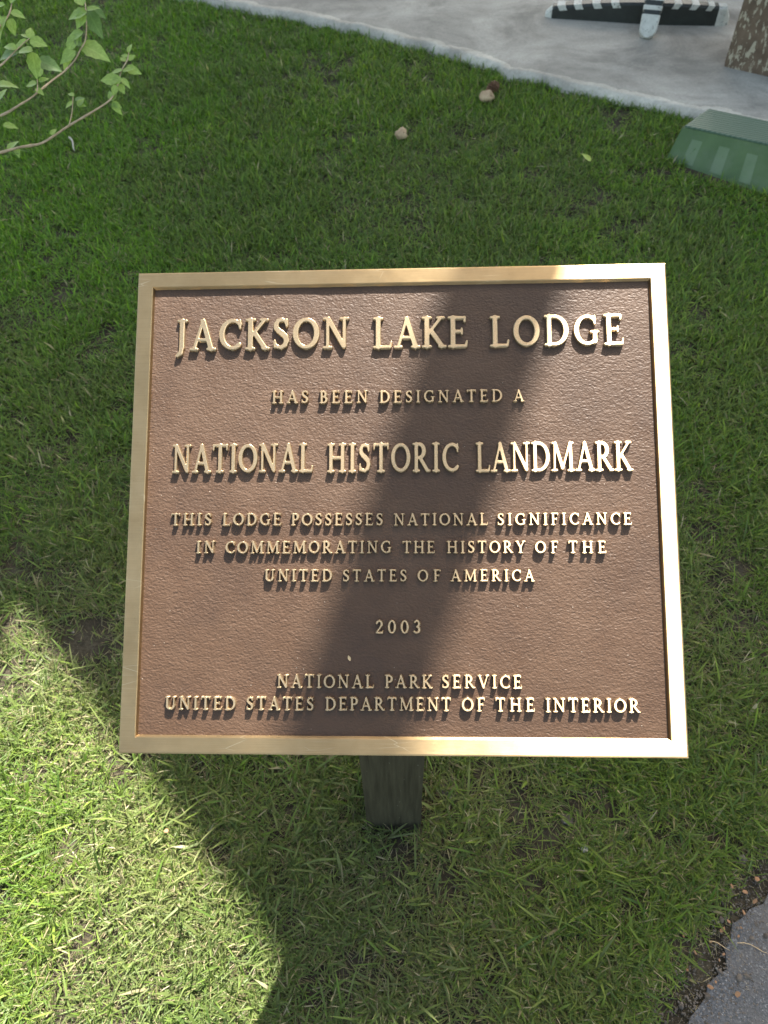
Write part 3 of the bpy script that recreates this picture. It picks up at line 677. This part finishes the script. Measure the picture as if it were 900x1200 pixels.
SA = [(-0.726, 1.495, 0.765), (-0.69, 1.507, 0.768), (-0.648, 1.517, 0.77), (-0.595, 1.548, 0.788), (-0.554, 1.572, 0.8), (-0.516, 1.596, 0.813), (-0.502, 1.623, 0.828), (-0.495, 1.651, 0.844), (-0.484, 1.673, 0.855), (-0.482, 1.689, 0.862)]
woody([(-1.75, 1.30, 0.0), (-1.55, 1.34, 0.35), (-1.15, 1.42, 0.66), (-0.9, 1.47, 0.75)]+SA, 0.0046, 0.0008)
woody([(-0.595, 1.548, 0.788), (-0.586, 1.523, 0.799), (-0.581, 1.545, 0.812), (-0.58, 1.584, 0.832)], 0.0016, 0.0007)
woody([(-1.72, 1.33, 0.0), (-1.5, 1.36, 0.5), (-1.05, 1.41, 0.80), (-0.685, 1.469, 0.846), (-0.647, 1.489, 0.857), (-0.621, 1.508, 0.866), (-0.619, 1.527, 0.876), (-0.622, 1.546, 0.886)], 0.0042, 0.0007)
woody([(-1.78, 1.27, 0.0), (-1.5, 1.30, 0.6), (-1.0, 1.36, 0.88), (-0.642, 1.43, 0.942), (-0.606, 1.459, 0.96), (-0.585, 1.479, 0.97)], 0.0036, 0.0007)
woody([(-0.621, 1.508, 0.866), (-0.622, 1.56, 0.856), (-0.624, 1.63, 0.842), (-0.621, 1.683, 0.833), (-0.599, 1.706, 0.846), (-0.589, 1.726, 0.857), (-0.58, 1.744, 0.866), (-0.578, 1.774, 0.883), (-0.58, 1.809, 0.906), (-0.584, 1.841, 0.926)], 0.0024, 0.0012)
woody([(-1.80, 1.30, 0.0), (-1.5, 1.28, 0.7), (-1.0, 1.31, 0.95), (-0.61, 1.4, 1.008), (-0.596, 1.416, 1.015), (-0.588, 1.43, 1.021), (-0.585, 1.446, 1.028), (-0.583, 1.468, 1.041)], 0.0036, 0.0008)
def leaf_mesh(k):
    g = random.Random(k); n = 9; v, f = [], []; droop = g.uniform(0.1, 0.35); fold = g.uniform(0.15, 0.5); w0 = g.uniform(0.26, 0.34)
    for i in range(n):
        t = i/(n-1); w = w0*math.sin(math.pi*min(1, t**0.72*0.97+0.02))*(1+(0.10 if i % 2 else -0.04))
        if i == n-1: w = 0.0
        z = -droop*t*t
        for s in (-1, -0.5, 0, 0.5, 1): v.append((s*w, t-(0.03*abs(s)), z+fold*abs(s)*w-0.15*(abs(s)*w)**2*4))
    for i in range(n-1):
        for k_ in range(4): f.append((i*5+k_, i*5+k_+1, i*5+k_+6, i*5+k_+5))
    me = bpy.data.meshes.new('leaf'); me.from_pydata(v, [], f); me.shade_smooth(); return me
LM = {}
for mk in ('leaf', 'leaf_dark', 'leaf_yellow'):
    for k in range(4):
        me = leaf_mesh(k); me.materials.append(M[mk]); LM[(mk, k)] = me
LEAVES = [([-0.484,1.697,0.859],[0.003,0.017,0.014]),([-0.486,1.691,0.855],[-0.015,0.003,0.002]),([-0.488,1.672,0.853],[-0.011,0.008,0.006]),([-0.486,1.686,0.85],[0.014,0.008,0.007]),([-0.492,1.648,0.846],[-0.027,-0.003,-0.002]),([-0.491,1.646,0.844],[0.026,0.007,0.005]),([-0.487,1.662,0.844],[0.029,-0.007,-0.005]),([-0.493,1.627,0.842],[-0.019,-0.011,-0.009]),([-0.495,1.635,0.836],[0.018,-0.012,-0.01]),([-0.498,1.623,0.839],[-0.037,0.002,0.002]),([-0.502,1.614,0.832],[-0.008,-0.015,-0.012]),([-0.499,1.626,0.829],[0.01,-0.015,-0.012]),([-0.517,1.601,0.809],[0.012,0.015,0.012]),([-0.515,1.603,0.811],[-0.006,0.015,0.012]),([-0.515,1.608,0.803],[0.013,-0.019,-0.015]),([-0.518,1.607,0.802],[0.019,-0.006,-0.005]),([-0.578,1.579,0.83],[-0.013,0.006,0.005]),([-0.58,1.569,0.822],[-0.019,-0.005,-0.004]),([-0.57,1.563,0.818],[0.011,0.014,0.011]),([-0.573,1.566,0.82],[0.018,-0.003,-0.002]),([-0.572,1.561,0.829],[0.017,0.007,0.006]),([-0.595,1.493,0.941],[0.005,-0.035,-0.028]),([-0.591,1.484,0.947],[-0.032,0.005,0.004]),([-0.606,1.461,0.954],[-0.041,-0.001,-0.001]),([-0.604,1.455,0.962],[-0.027,0.009,0.007]),([-0.577,1.458,0.977],[0.002,0.016,0.012]),([-0.578,1.458,0.977],[-0.015,0.007,0.006]),([-0.576,1.455,0.975],[0.028,-0.007,-0.005]),([-0.589,1.476,0.966],[-0.034,-0.009,-0.007]),([-0.595,1.505,0.925],[0.042,-0.015,-0.011]),([-0.615,1.527,0.879],[0.017,0.007,0.006]),([-0.62,1.525,0.877],[-0.022,-0.002,-0.002]),([-0.622,1.517,0.871],[0.015,-0.007,-0.006]),([-0.613,1.524,0.889],[0.008,0.016,0.013]),([-0.596,1.713,0.859],[-0.035,-0.018,-0.014]),([-0.607,1.73,0.859],[-0.02,-0.032,-0.025]),([-0.589,1.721,0.865],[-0.003,0.016,0.013]),([-0.589,1.744,0.858],[0.055,-0.017,-0.014]),([-0.579,1.743,0.882],[-0.043,-0.011,-0.009]),([-0.592,1.737,0.878],[-0.023,-0.024,-0.019]),([-0.567,1.764,0.911],[-0.04,-0.007,-0.006]),([-0.571,1.761,0.909],[-0.018,-0.023,-0.018]),([-0.573,1.789,0.906],[0.027,0.005,0.004]),([-0.573,1.798,0.9],[0.021,-0.038,-0.03]),([-0.57,1.763,0.924],[-0.016,0.024,0.019]),([-0.573,1.817,0.903],[0.031,-0.018,-0.014]),([-0.579,1.817,0.915],[0.012,0.023,0.018]),([-0.587,1.419,1.023],[-0.023,-0.024,-0.019]),([-0.589,1.406,1.025],[-0.034,-0.009,-0.007]),([-0.584,1.437,1.024],[0.023,-0.007,-0.006]),([-0.584,1.448,1.033],[0.012,0.015,0.012]),([-0.59,1.435,1.035],[-0.025,-0.003,-0.002]),([-0.586,1.428,1.017],[0.006,-0.021,-0.017]),([-0.714,1.508,0.762],[0.015,0.019,0.015]),([-0.707,1.508,0.762],[0.016,-0.005,-0.004]),([-0.7,1.513,0.766],[0.006,-0.015,-0.012]),([-0.703,1.507,0.812],[0.026,-0.002,-0.002]),([-0.625,1.52,0.784],[0.009,0.011,0.009]),([-0.683,1.492,0.889],[0.04,0.005,0.004]),([-0.692,1.489,0.861],[0.018,0.023,0.018])]
def put_leaf(p, d, mk, scale=1.0):
    p, d = Vector(p)-shrub.location, Vector(d); L = d.length*1.0*scale
    d = d.normalized(); up = Vector((random.gauss(0, 0.35), random.gauss(-0.45, 0.3), 1)).normalized()
    x = d.cross(up).normalized(); z = x.cross(d)
    o = bpy.data.objects.new('leaf', LM[(mk, random.randrange(4))]); COL.objects.link(o); o.parent = shrub
    w = random.uniform(0.85, 1.2)
    o.matrix_basis = Matrix.Translation(p) @ Matrix((x*L*w, d*L, z*L)).transposed().to_4x4()
for i, (p, d) in enumerate(LEAVES):
    big = Vector(d).length > 0.035
    put_leaf(p, d, 'leaf_yellow' if i == 46 else ('leaf_dark' if i in (23, 29, 36, 43, 45, 20, 54) else 'leaf'))
# the rest of the shrub, out of the frame to the left
for i in range(150):
    t = random.random(); c = Vector((-1.35, 1.38, 0.75))
    p = c+Vector((random.gauss(0, 0.22), random.gauss(0, 0.16), random.gauss(0, 0.2)))
    if p.x > -0.95: continue
    put_leaf(p, Vector((random.gauss(0, 1), random.gauss(0, 1), random.gauss(0, 0.5))).normalized()*random.uniform(0.03, 0.05), 'leaf')

# ------------------------------------------------------------ green utility box
def utility_box():
    e = empty('utility_box'); e.matrix_world = Matrix.Translation((1.155, 2.858, 0)) @ Matrix.Rotation(math.radians(-31), 4, 'Z')
    # local: x along the front, y towards the walkway; lid top at 0.11
    top = [(0.0, 0.0), (0.045, 0.185), (0.47, 0.185), (0.515, 0.0)]; h = 0.105; fl = 0.058
    base = [(-0.022, -0.062), (0.0, 0.185+fl), (0.47+fl*.9, 0.185+fl), (0.575, -0.19)]
    bm = bmesh.new()
    for i in range(4):
        T0, T1 = Vector((*top[i], h)), Vector((*top[(i+1) % 4], h)); B0, B1 = Vector((*base[i], -0.02)), Vector((*base[(i+1) % 4], -0.02))
        gv = [[bm.verts.new(B0.lerp(B1, u/16).lerp(T0.lerp(T1, u/16), v/6)) for v in range(7)] for u in range(17)]
        for u in range(16):
            for v in range(6): bm.faces.new((gv[u][v], gv[u+1][v], gv[u+1][v+1], gv[u][v+1]))
    bm.faces.new([bm.verts.new((x, y, h)) for x, y in top]); bmesh.ops.remove_doubles(bm, verts=bm.verts[:], dist=0.0001)
    bm_obj('body', bm, M['box'], e)
    g = [(0.006, 0.006), (0.049, 0.180), (0.466, 0.180), (0.509, 0.006)]
    bm = prism_bm([(x, y) for x, y in g], h-0.004, h+0.007); bevel(bm, 0.0025, 2); bm_obj('lid', bm, M['lid'], e)
    # raised vertical panels moulded on the sloping walls
    def wall_panel(i, u0, u1, v0, v1):
        T0, T1 = Vector((*top[i], h)), Vector((*top[(i+1) % 4], h)); B0, B1 = Vector((*base[i], -0.02)), Vector((*base[(i+1) % 4], -0.02))
        P = lambda u, v: (B0.lerp(B1, u)).lerp(T0.lerp(T1, u), v)
        n = (P(u1, v0)-P(u0, v0)).cross(P(u0, v1)-P(u0, v0)).normalized()
        bm = bmesh.new(); q = [P(u0, v0), P(u1, v0), P(u1, v1), P(u0, v1)]
        cc = sum(q, Vector())/4
        a = [bm.verts.new(p-n*0.001) for p in q]; b = [bm.verts.new(cc+(p-cc)*0.88+n*0.006) for p in q]
        bm.faces.new(b); bm.faces.new(a[::-1])
        for k in range(4): bm.faces.new((a[k], a[(k+1) % 4], b[(k+1) % 4], b[k]))
        bevel(bm, 0.0012, 1); bm_obj('wall_panel', bm, M['box_rib'], e)
    for k in range(5):
        u = 0.10+k*0.19
        # front wall is the edge from top[3] back to top[0]
        wall_panel(3, 1-u-0.075, 1-u, 0.22, 0.80)
    wall_panel(0, 0.22, 0.42, 0.22, 0.80); wall_panel(0, 0.60, 0.80, 0.22, 0.80)
    tag(e, 'low green fibreglass utility box with tread lid at the walkway edge', 'utility box')
utility_box()

# ------------------------------------------------------------ brown porch post, then an added unseen roof, posts and pole that cast shadows
def log_post(x, y, label, h=6.5, w=0.34):
    e = empty('brown_post'); e.matrix_world = Matrix.Translation((x, y, 0.034)) @ Matrix.Rotation(math.radians(-36), 4, 'Z')
    # local origin is the near left corner
    bm = bmesh.new(); c = [(0, 0), (w, 0), (w, w), (0, w)]; L = [0, 0.02, 0.3, 0.8, 1.6, 3.2, h-0.034]
    rr = [[bm.verts.new((a+0.006*noise.noise(Vector((a*9, b*9, z*3))), b, z)) for a, b in c] for z in L]
    for p, q in zip(rr, rr[1:]):
        for k in range(4): bm.faces.new((p[k], p[(k+1) % 4], q[(k+1) % 4], q[k]))
    bm.faces.new(rr[0][::-1]); bm.faces.new(rr[-1])
    bevel(bm, 0.012, 2, [e_ for e_ in bm.edges if abs(e_.verts[0].co.z-e_.verts[1].co.z) > 0.01])
    bm_obj('shaft', bm, M['brown_wood'], e)
    tag(e, label, 'post')
log_post(1.533, 3.534, 'square brown porch post with flaking paint standing right of the striped stand', 4.3)
log_post(5.4, 5.6, 'added unseen brown post far to the right under the added roof')  # this and the next two are unseen, added to hold up the roof
log_post(-2.4, 8.6, 'added unseen brown post far back on the left under the added roof')
log_post(5.8, 11.0, 'added unseen brown post at the far back corner of the added roof')
RZ = 6.5
ED = [(6.5, 0.0), (0.15, 0.015), (0.07, 0.08), (-0.095, 0.08), (-0.15, 0.125), (-0.205, 0.185), (-0.27, 0.27), (-0.37, 0.38), (-0.465, 0.505), (-0.59, 0.635), (-0.745, 0.82), (-0.875, 0.95), (-0.905, 0.90), (-0.872, 0.60), (-5.2, 0.55), (-5.2, 7.0), (6.5, 7.0)]  # wanted edge of the ground shadow, carried up the sun ray to the roof
def roof():  # out of view, added only to throw the wide shade on the lawn
    e = empty('shade_roof', (1.5, 6, 0)); off = Vector((1.5, 6))
    poly = [(x+SH.x*(RZ+0.12)-off.x, y+SH.y*(RZ+0.12)-off.y) for x, y in ED]
    bm = bmesh.new(); tri = tessellate_polygon([[Vector((x, y, 0)) for x, y in poly]])
    lo = [bm.verts.new((x, y, RZ)) for x, y in poly]; hi = [bm.verts.new((x, y, RZ+0.12)) for x, y in poly]
    for t in tri: bm.faces.new([lo[i] for i in t]); bm.faces.new([hi[i] for i in reversed(t)])
    n = len(poly)
    for i in range(n): bm.faces.new((lo[i], lo[(i+1) % n], hi[(i+1) % n], hi[i]))
    bm_obj('shade_roof_deck', bm, M['shade_roof_wood'], e)
    # added beam from the added pole to the eave, kept within the pole's shadow
    a = Vector((1.848, 4.5))-off; d = Vector((math.sin(SUN_AZ), math.cos(SUN_AZ))); b = box_bm(0.11, 1.3, 0.14, (0, 0.60, RZ-0.075))
    for v in b.verts: x, y = v.co.x, v.co.y; v.co.x = a.x+d.y*x+d.x*y; v.co.y = a.y-d.x*x+d.y*y
    bm_obj('beam', b, M['shade_roof_wood'], e)
    tag(e, 'added unseen timber roof shaped to cast the shade on the lawn', 'roof')
roof()
e = empty('shadow_pole', (1.848, 4.5, 0.034)); bm = bmesh.new(); tube(bm, [(0, 0, 0), (0, 0, 3), (0, 0, 7.3)], [0.073, 0.071, 0.069], 20)  # out of view, added to throw the dark band over the plaque
bm_obj('shaft', bm, M['black'], e, True); bm = bmesh.new(); tube(bm, [(0, 0, 0), (0, 0, 0.012)], [0.11, 0.11], 24); bm_obj('base_plate', bm, M['black'], e)
tag(e, 'added unseen tall black pole casting the shadow band across the plaque', 'pole')

# ------------------------------------------------------------ black and white striped cross stand
def cross_stand():
    C = Vector((1.353, 4.04, 0.034)); e = empty('cross_stand', C)
    def board(L, wd, hmid, hend, rot, name, white_top, tip_len, round_tip=0.02, face_stripes=False, off=0.0):
        # a foot board from the centre outwards, tapering to a rounded end
        n = 14; prof = []
        for i in range(n+1):
            t = i/n; x = t*L; hh = hmid+(hend-hmid)*t**1.6
            if t > 0.93: hh *= math.sqrt(max(0.05, 1-((t-0.93)/0.07)**2*0.8))
            ww = wd*(1-0.25*t) if t < 0.94 else wd*0.75*math.sqrt(max(0.12, 1-((t-0.94)/0.06)**2*0.85))
            prof.append((x, ww, hh))
        R = Matrix.Rotation(rot, 3, 'Z')
        def piece(i0, i1, nm, mat, grow=0.0, z0=0.0):
            bm = bmesh.new(); rings = []
            for x, ww, hh in prof_at(i0, i1):
                a = ww/2+grow; zz = hh+grow; c = 0.010
                pts = [(-a, z0), (a, z0), (a, zz-c), (a-c, zz), (-a+c, zz), (-a, zz-c)]
                rings.append([bm.verts.new(R @ Vector((x, y, z+off))) for y, z in pts])
            for p, q in zip(rings, rings[1:]):
                for k in range(6): bm.faces.new((p[k], p[(k+1) % 6], q[(k+1) % 6], q[k]))
            bm.faces.new(rings[0][::-1]); bm.faces.new(rings[-1]); return bm_obj(nm, bm, mat, e)
        def at(x):
            x = min(max(x, 0), L); f = x/L*n; i = min(int(f), n-1); u = f-i; a, b = prof[i], prof[i+1]; return tuple(a[k]+(b[k]-a[k])*u for k in range(3))
        def prof_at(x0, x1):
            xs = sorted({x0, x1, *[p[0] for p in prof if x0 < p[0] < x1]}); return [at(x) for x in xs]
        piece(0.0, L-tip_len, name, M['black']); piece(L-tip_len, L, 'white_tip', M['white'], 0.001)
        for x0, x1 in white_top:
            bm = bmesh.new(); rings = []
            for x, ww, hh in prof_at(x0, x1):
                a = ww/2+0.002; zz = hh+0.002; lo = hh-0.019
                pts = [(-a, lo), (-a, zz), (a, zz), (a, lo)]
                rings.append([bm.verts.new(R @ Vector((x+(0.014 if z > lo else 0), y, z+off))) for y, z in pts])
            for p, q in zip(rings, rings[1:]):
                for k in range(4): bm.faces.new((p[k], p[(k+1) % 4], q[(k+1) % 4], q[k]))
            bm.faces.new(rings[0][::-1]); bm.faces.new(rings[-1]); bm_obj('stripe', bm, M['white'], e)
    left = math.atan2(4.233-4.12, 0.899-1.385); right = math.atan2(4.072-4.12, 1.693-1.385); front = math.atan2(3.933-4.135, 1.299-1.385)
    board(0.51, 0.075, 0.088, 0.045, left, 'arm', [(0.41, 0.445), (0.335, 0.37), (0.25, 0.285), (0.165, 0.20)], 0.03)
    board(0.335, 0.075, 0.088, 0.075, right, 'arm', [(0.06, 0.09), (0.14, 0.17), (0.215, 0.24)], 0.06)
    board(0.42, 0.075, 0.088, 0.055, front+math.pi, 'arm', [(0.10, 0.14), (0.19, 0.23), (0.28, 0.32)], 0.05)
    # the narrow striped leg leaning back against the middle
    A = Vector((1.270, 3.845, 0.036))-C; D = Vector((0.055, 0.17, 0.26)).normalized(); Xv = Vector((1, -0.3, 0)).normalized(); Xv = (Xv-D*Xv.dot(D)).normalized(); Nv = Xv.cross(D)
    def leg_piece(t0, t1, nm, mat, grow=0.0, rnd=False):
        bm = bmesh.new(); rings = []; n = 8
        for i in range(n+1):
            u = t0+(t1-t0)*i/n; hw = 0.036+0.03*u
            if rnd: hw *= math.sqrt(max(0.08, 1-max(0, 1-(u-t0)/0.04)**2))
            hw += grow; th = 0.018+grow
            rings.append([bm.verts.new(A+D*u+Xv*x+Nv*z) for x, z in ((-hw, -th), (hw, -th), (hw, th-0.006), (hw-0.006, th), (-hw+0.006, th), (-hw, th-0.006))])
        for p, q in zip(rings, rings[1:]):
            for k in range(6): bm.faces.new((p[k], p[(k+1) % 6], q[(k+1) % 6], q[k]))
        bm.faces.new(rings[0][::-1]); bm.faces.new(rings[-1]); bm_obj(nm, bm, mat, e)
    leg_piece(0.06, 0.52, 'leg', M['black']); leg_piece(0.0, 0.092, 'white_tip', M['white'], 0.0015, True)
    for k in range(10): leg_piece(0.110+k*0.038, 0.128+k*0.038, 'stripe', M['white'], 0.002)
    tag(e, 'black wooden stand with striped low arms and a striped leaning leg with white tips', 'stand')
cross_stand()

# ------------------------------------------------------------ small things lying about
def lump(name, x, y, r, mat, label, cat, group=None, squash=0.8, z=None, rough=0.15, sub=3):
    bm = bmesh.new(); bmesh.ops.create_icosphere(bm, subdivisions=sub, radius=1); sd = random.random()*50
    for v in bm.verts:
        k = 1+rough*noise.noise(v.co*1.4+Vector((sd, 0, 0)))+rough*0.4*noise.noise(v.co*4+Vector((sd, 0, 0))); v.co = Vector((v.co.x*k, v.co.y*k*0.92, v.co.z*k*squash))*r
    o = bm_obj(name, bm, mat, None, True); o.location = (x, y, (r*squash*0.8 if z is None else z)); o.rotation_euler = (random.uniform(-.2, .2), random.uniform(-.2, .2), random.uniform(0, 6))
    tag(o, label, cat, group); return o
lump('puffball', 0.116, 3.035, 0.025, M['puffball'], 'pale tan round puffball in the grass, the nearer and lone one', 'mushroom', 'tan puffballs in the lawn', 0.8, 0.030, 0.24)
lump('puffball', 0.484, 3.33, 0.030, M['puffball'], 'mottled tan puffball touching the dark pine cone near the walkway', 'mushroom', 'tan puffballs in the lawn', 0.75, 0.032, 0.3)
def pine_cone():
    e = empty('pine_cone', (0.512, 3.40, 0.034)); e.rotation_euler = (0.9, 0.3, 0.6)
    bm = bmesh.new(); tube(bm, [(0, 0, -0.03), (0, 0, -0.015), (0, 0, 0.01), (0, 0, 0.032)], [0.006, 0.015, 0.013, 0.004], 10); bm_obj('core', bm, M['cone'], e, True)
    me = None; k = 0
    for ring in range(7):
        z = -0.026+ring*0.009; R = 0.026*math.sin(math.pi*(ring+1.2)/8.6)
        for j in range(8):
            a = j*math.pi/4+ring*0.4
            if me is None:
                me = bpy.data.meshes.new('scale'); me.from_pydata([(0, -.004, 0), (0, .004, 0), (1, .006, .004), (1, -.006, .004), (1.05, 0, -.002), (0, 0, -.003)], [], [(0, 3, 2, 1), (0, 5, 4, 3), (1, 2, 4, 5), (2, 3, 4), (0, 1, 5)]); me.materials.append(M['cone'])
            o = bpy.data.objects.new('scale', me); COL.objects.link(o); o.parent = e
            o.matrix_basis = Matrix.Translation((0, 0, z)) @ Matrix.Rotation(a, 4, 'Z') @ Matrix.Rotation(-0.5, 4, 'Y') @ Matrix.Diagonal((R, 1, 1, 1))
    tag(e, 'dark brown pine cone lying behind the mottled puffball', 'pine cone')
pine_cone()
o = bpy.data.objects.new('fallen_leaf', LM[('leaf_yellow', 1)].copy()); COL.objects.link(o); o.location = (0.80, 2.74, 0.05); o.scale = (0.06, 0.045, 0.04); o.rotation_euler = (0.5, 0.2, 0.9)
tag(o, 'pale yellow green fallen leaf on the lawn left of the utility box', 'leaf')
def twig(x, y, z, ang, L, r, label, mat=M['stem']):
    bm = bmesh.new(); p = [(L*(t-0.5), 0.06*L*math.sin(t*5), 0.05*L*math.sin(t*3+1)) for t in (0, .2, .4, .6, .8, 1)]
    tube(bm, p, [r, r*1.1, r, r*.9, r*.8, r*.5], 6); o = bm_obj('twig', bm, mat, None, True); o.location = (x, y, z); o.rotation_euler = (0, 0.1, ang)
    tag(o, label, 'twig')
twig(-1.165, 3.0, 0.05, -1.1, 0.085, 0.0035, 'short pale grey twig on the lawn below the shrub branches', M['rim'])
twig(0.60, 0.205, 0.010, -0.25, 0.055, 0.0007, 'thin straw coloured stalk lying on the asphalt path corner', M['petal'])
twig(0.545, 0.21, 0.010, -0.35, 0.035, 0.0007, 'shorter straw stalk among the bark chips at the path edge', M['petal'])
lump('stone', 0.256, 0.236, 0.013, M['stone'], 'dark grey clod in the grass below the right half of the plaque', 'stone', None, 0.35, 0.003, 0.5)
lump('stone', 0.262, 0.262, 0.010, M['gravel'], 'smaller rough clod just above the dark grey clod', 'stone', None, 0.35, 0.003, 0.5)
lump('stone', 0.325, 0.425, 0.012, M['stone'], 'flat grey stone half hidden in grass right of the post', 'stone', None, 0.25, 0.002, 0.4)
lump('stone', 0.345, 0.37, 0.007, M['rim'], 'small pale blue grey pebble in the grass right of the post', 'stone', None, 0.6, 0.012, 0.4)
lump('stone', 0.625, 0.345, 0.008, M['stone'], 'grey pebble on the soil at the path edge, frame right', 'stone', None, 0.6, 0.010, 0.4)
lump('stone', -0.14, 0.47, 0.020, M['stone'], 'flat grey stone under the plaque left of the post', 'stone', None, 0.2, 0.001, 0.4)
lump('stone', 0.11, 0.49, 0.022, M['stone'], 'flat grey stone close behind the right side of the post', 'stone', None, 0.2, 0.001, 0.4)
# orange bark chips
cm = []
for k in range(4):
    bm = bmesh.new(); g = random.Random(40+k); pts = [(math.cos(a)*g.uniform(.6, 1.1), math.sin(a)*g.uniform(.4, .8)) for a in [i*math.pi/3 for i in range(6)]]
    bm = prism_bm(pts, -0.12, 0.12); bevel(bm, 0.05, 1)
    for v in bm.verts: v.co.z += 0.25*v.co.x**2
    bmesh.ops.recalc_face_normals(bm, faces=bm.faces)
    me = bpy.data.meshes.new('bark_chip'); bm.to_mesh(me); bm.free(); me.materials.append(M['chip']); cm.append(me)
chips = [(0.547, 0.196), (0.537, 0.188), (0.555, 0.232), (0.580, 0.222), (0.600, 0.258), (0.522, 0.157), (0.511, 0.150), (0.553, 0.139), (0.612, 0.290), (0.57, 0.245), (0.625, 0.275), (0.53, 0.215), (0.592, 0.300), (0.48, 0.175), (0.50, 0.20), (0.487, 0.225), (0.64, 0.31), (0.588, 0.235)]
random.seed(3)
for i, (x, y) in enumerate(chips):
    o = bpy.data.objects.new('bark_chip', cm[i % 4]); COL.objects.link(o); s = random.uniform(0.0028, 0.007); o.scale = (s, s*random.uniform(0.6, 1.1), s)
    o.location = (x, y, 0.012); o.rotation_euler = (random.uniform(-.5, .5), random.uniform(-.5, .5), random.uniform(0, 6))
    tag(o, 'small orange brown bark chip lying at the edge of the asphalt path', 'bark chip', 'bark chips along the path edge')
for i, (x, y, l) in enumerate([(0.47, 0.54, 'lone tan bark chip in the shaded grass right of the plaque foot'), (-0.42, 0.42, 'tan bark chip in the sunlit grass left of the post')]):
    o = bpy.data.objects.new('bark_chip', cm[i]); COL.objects.link(o); o.scale = (0.006,)*3; o.location = (x, y, 0.03); tag(o, l, 'bark chip')
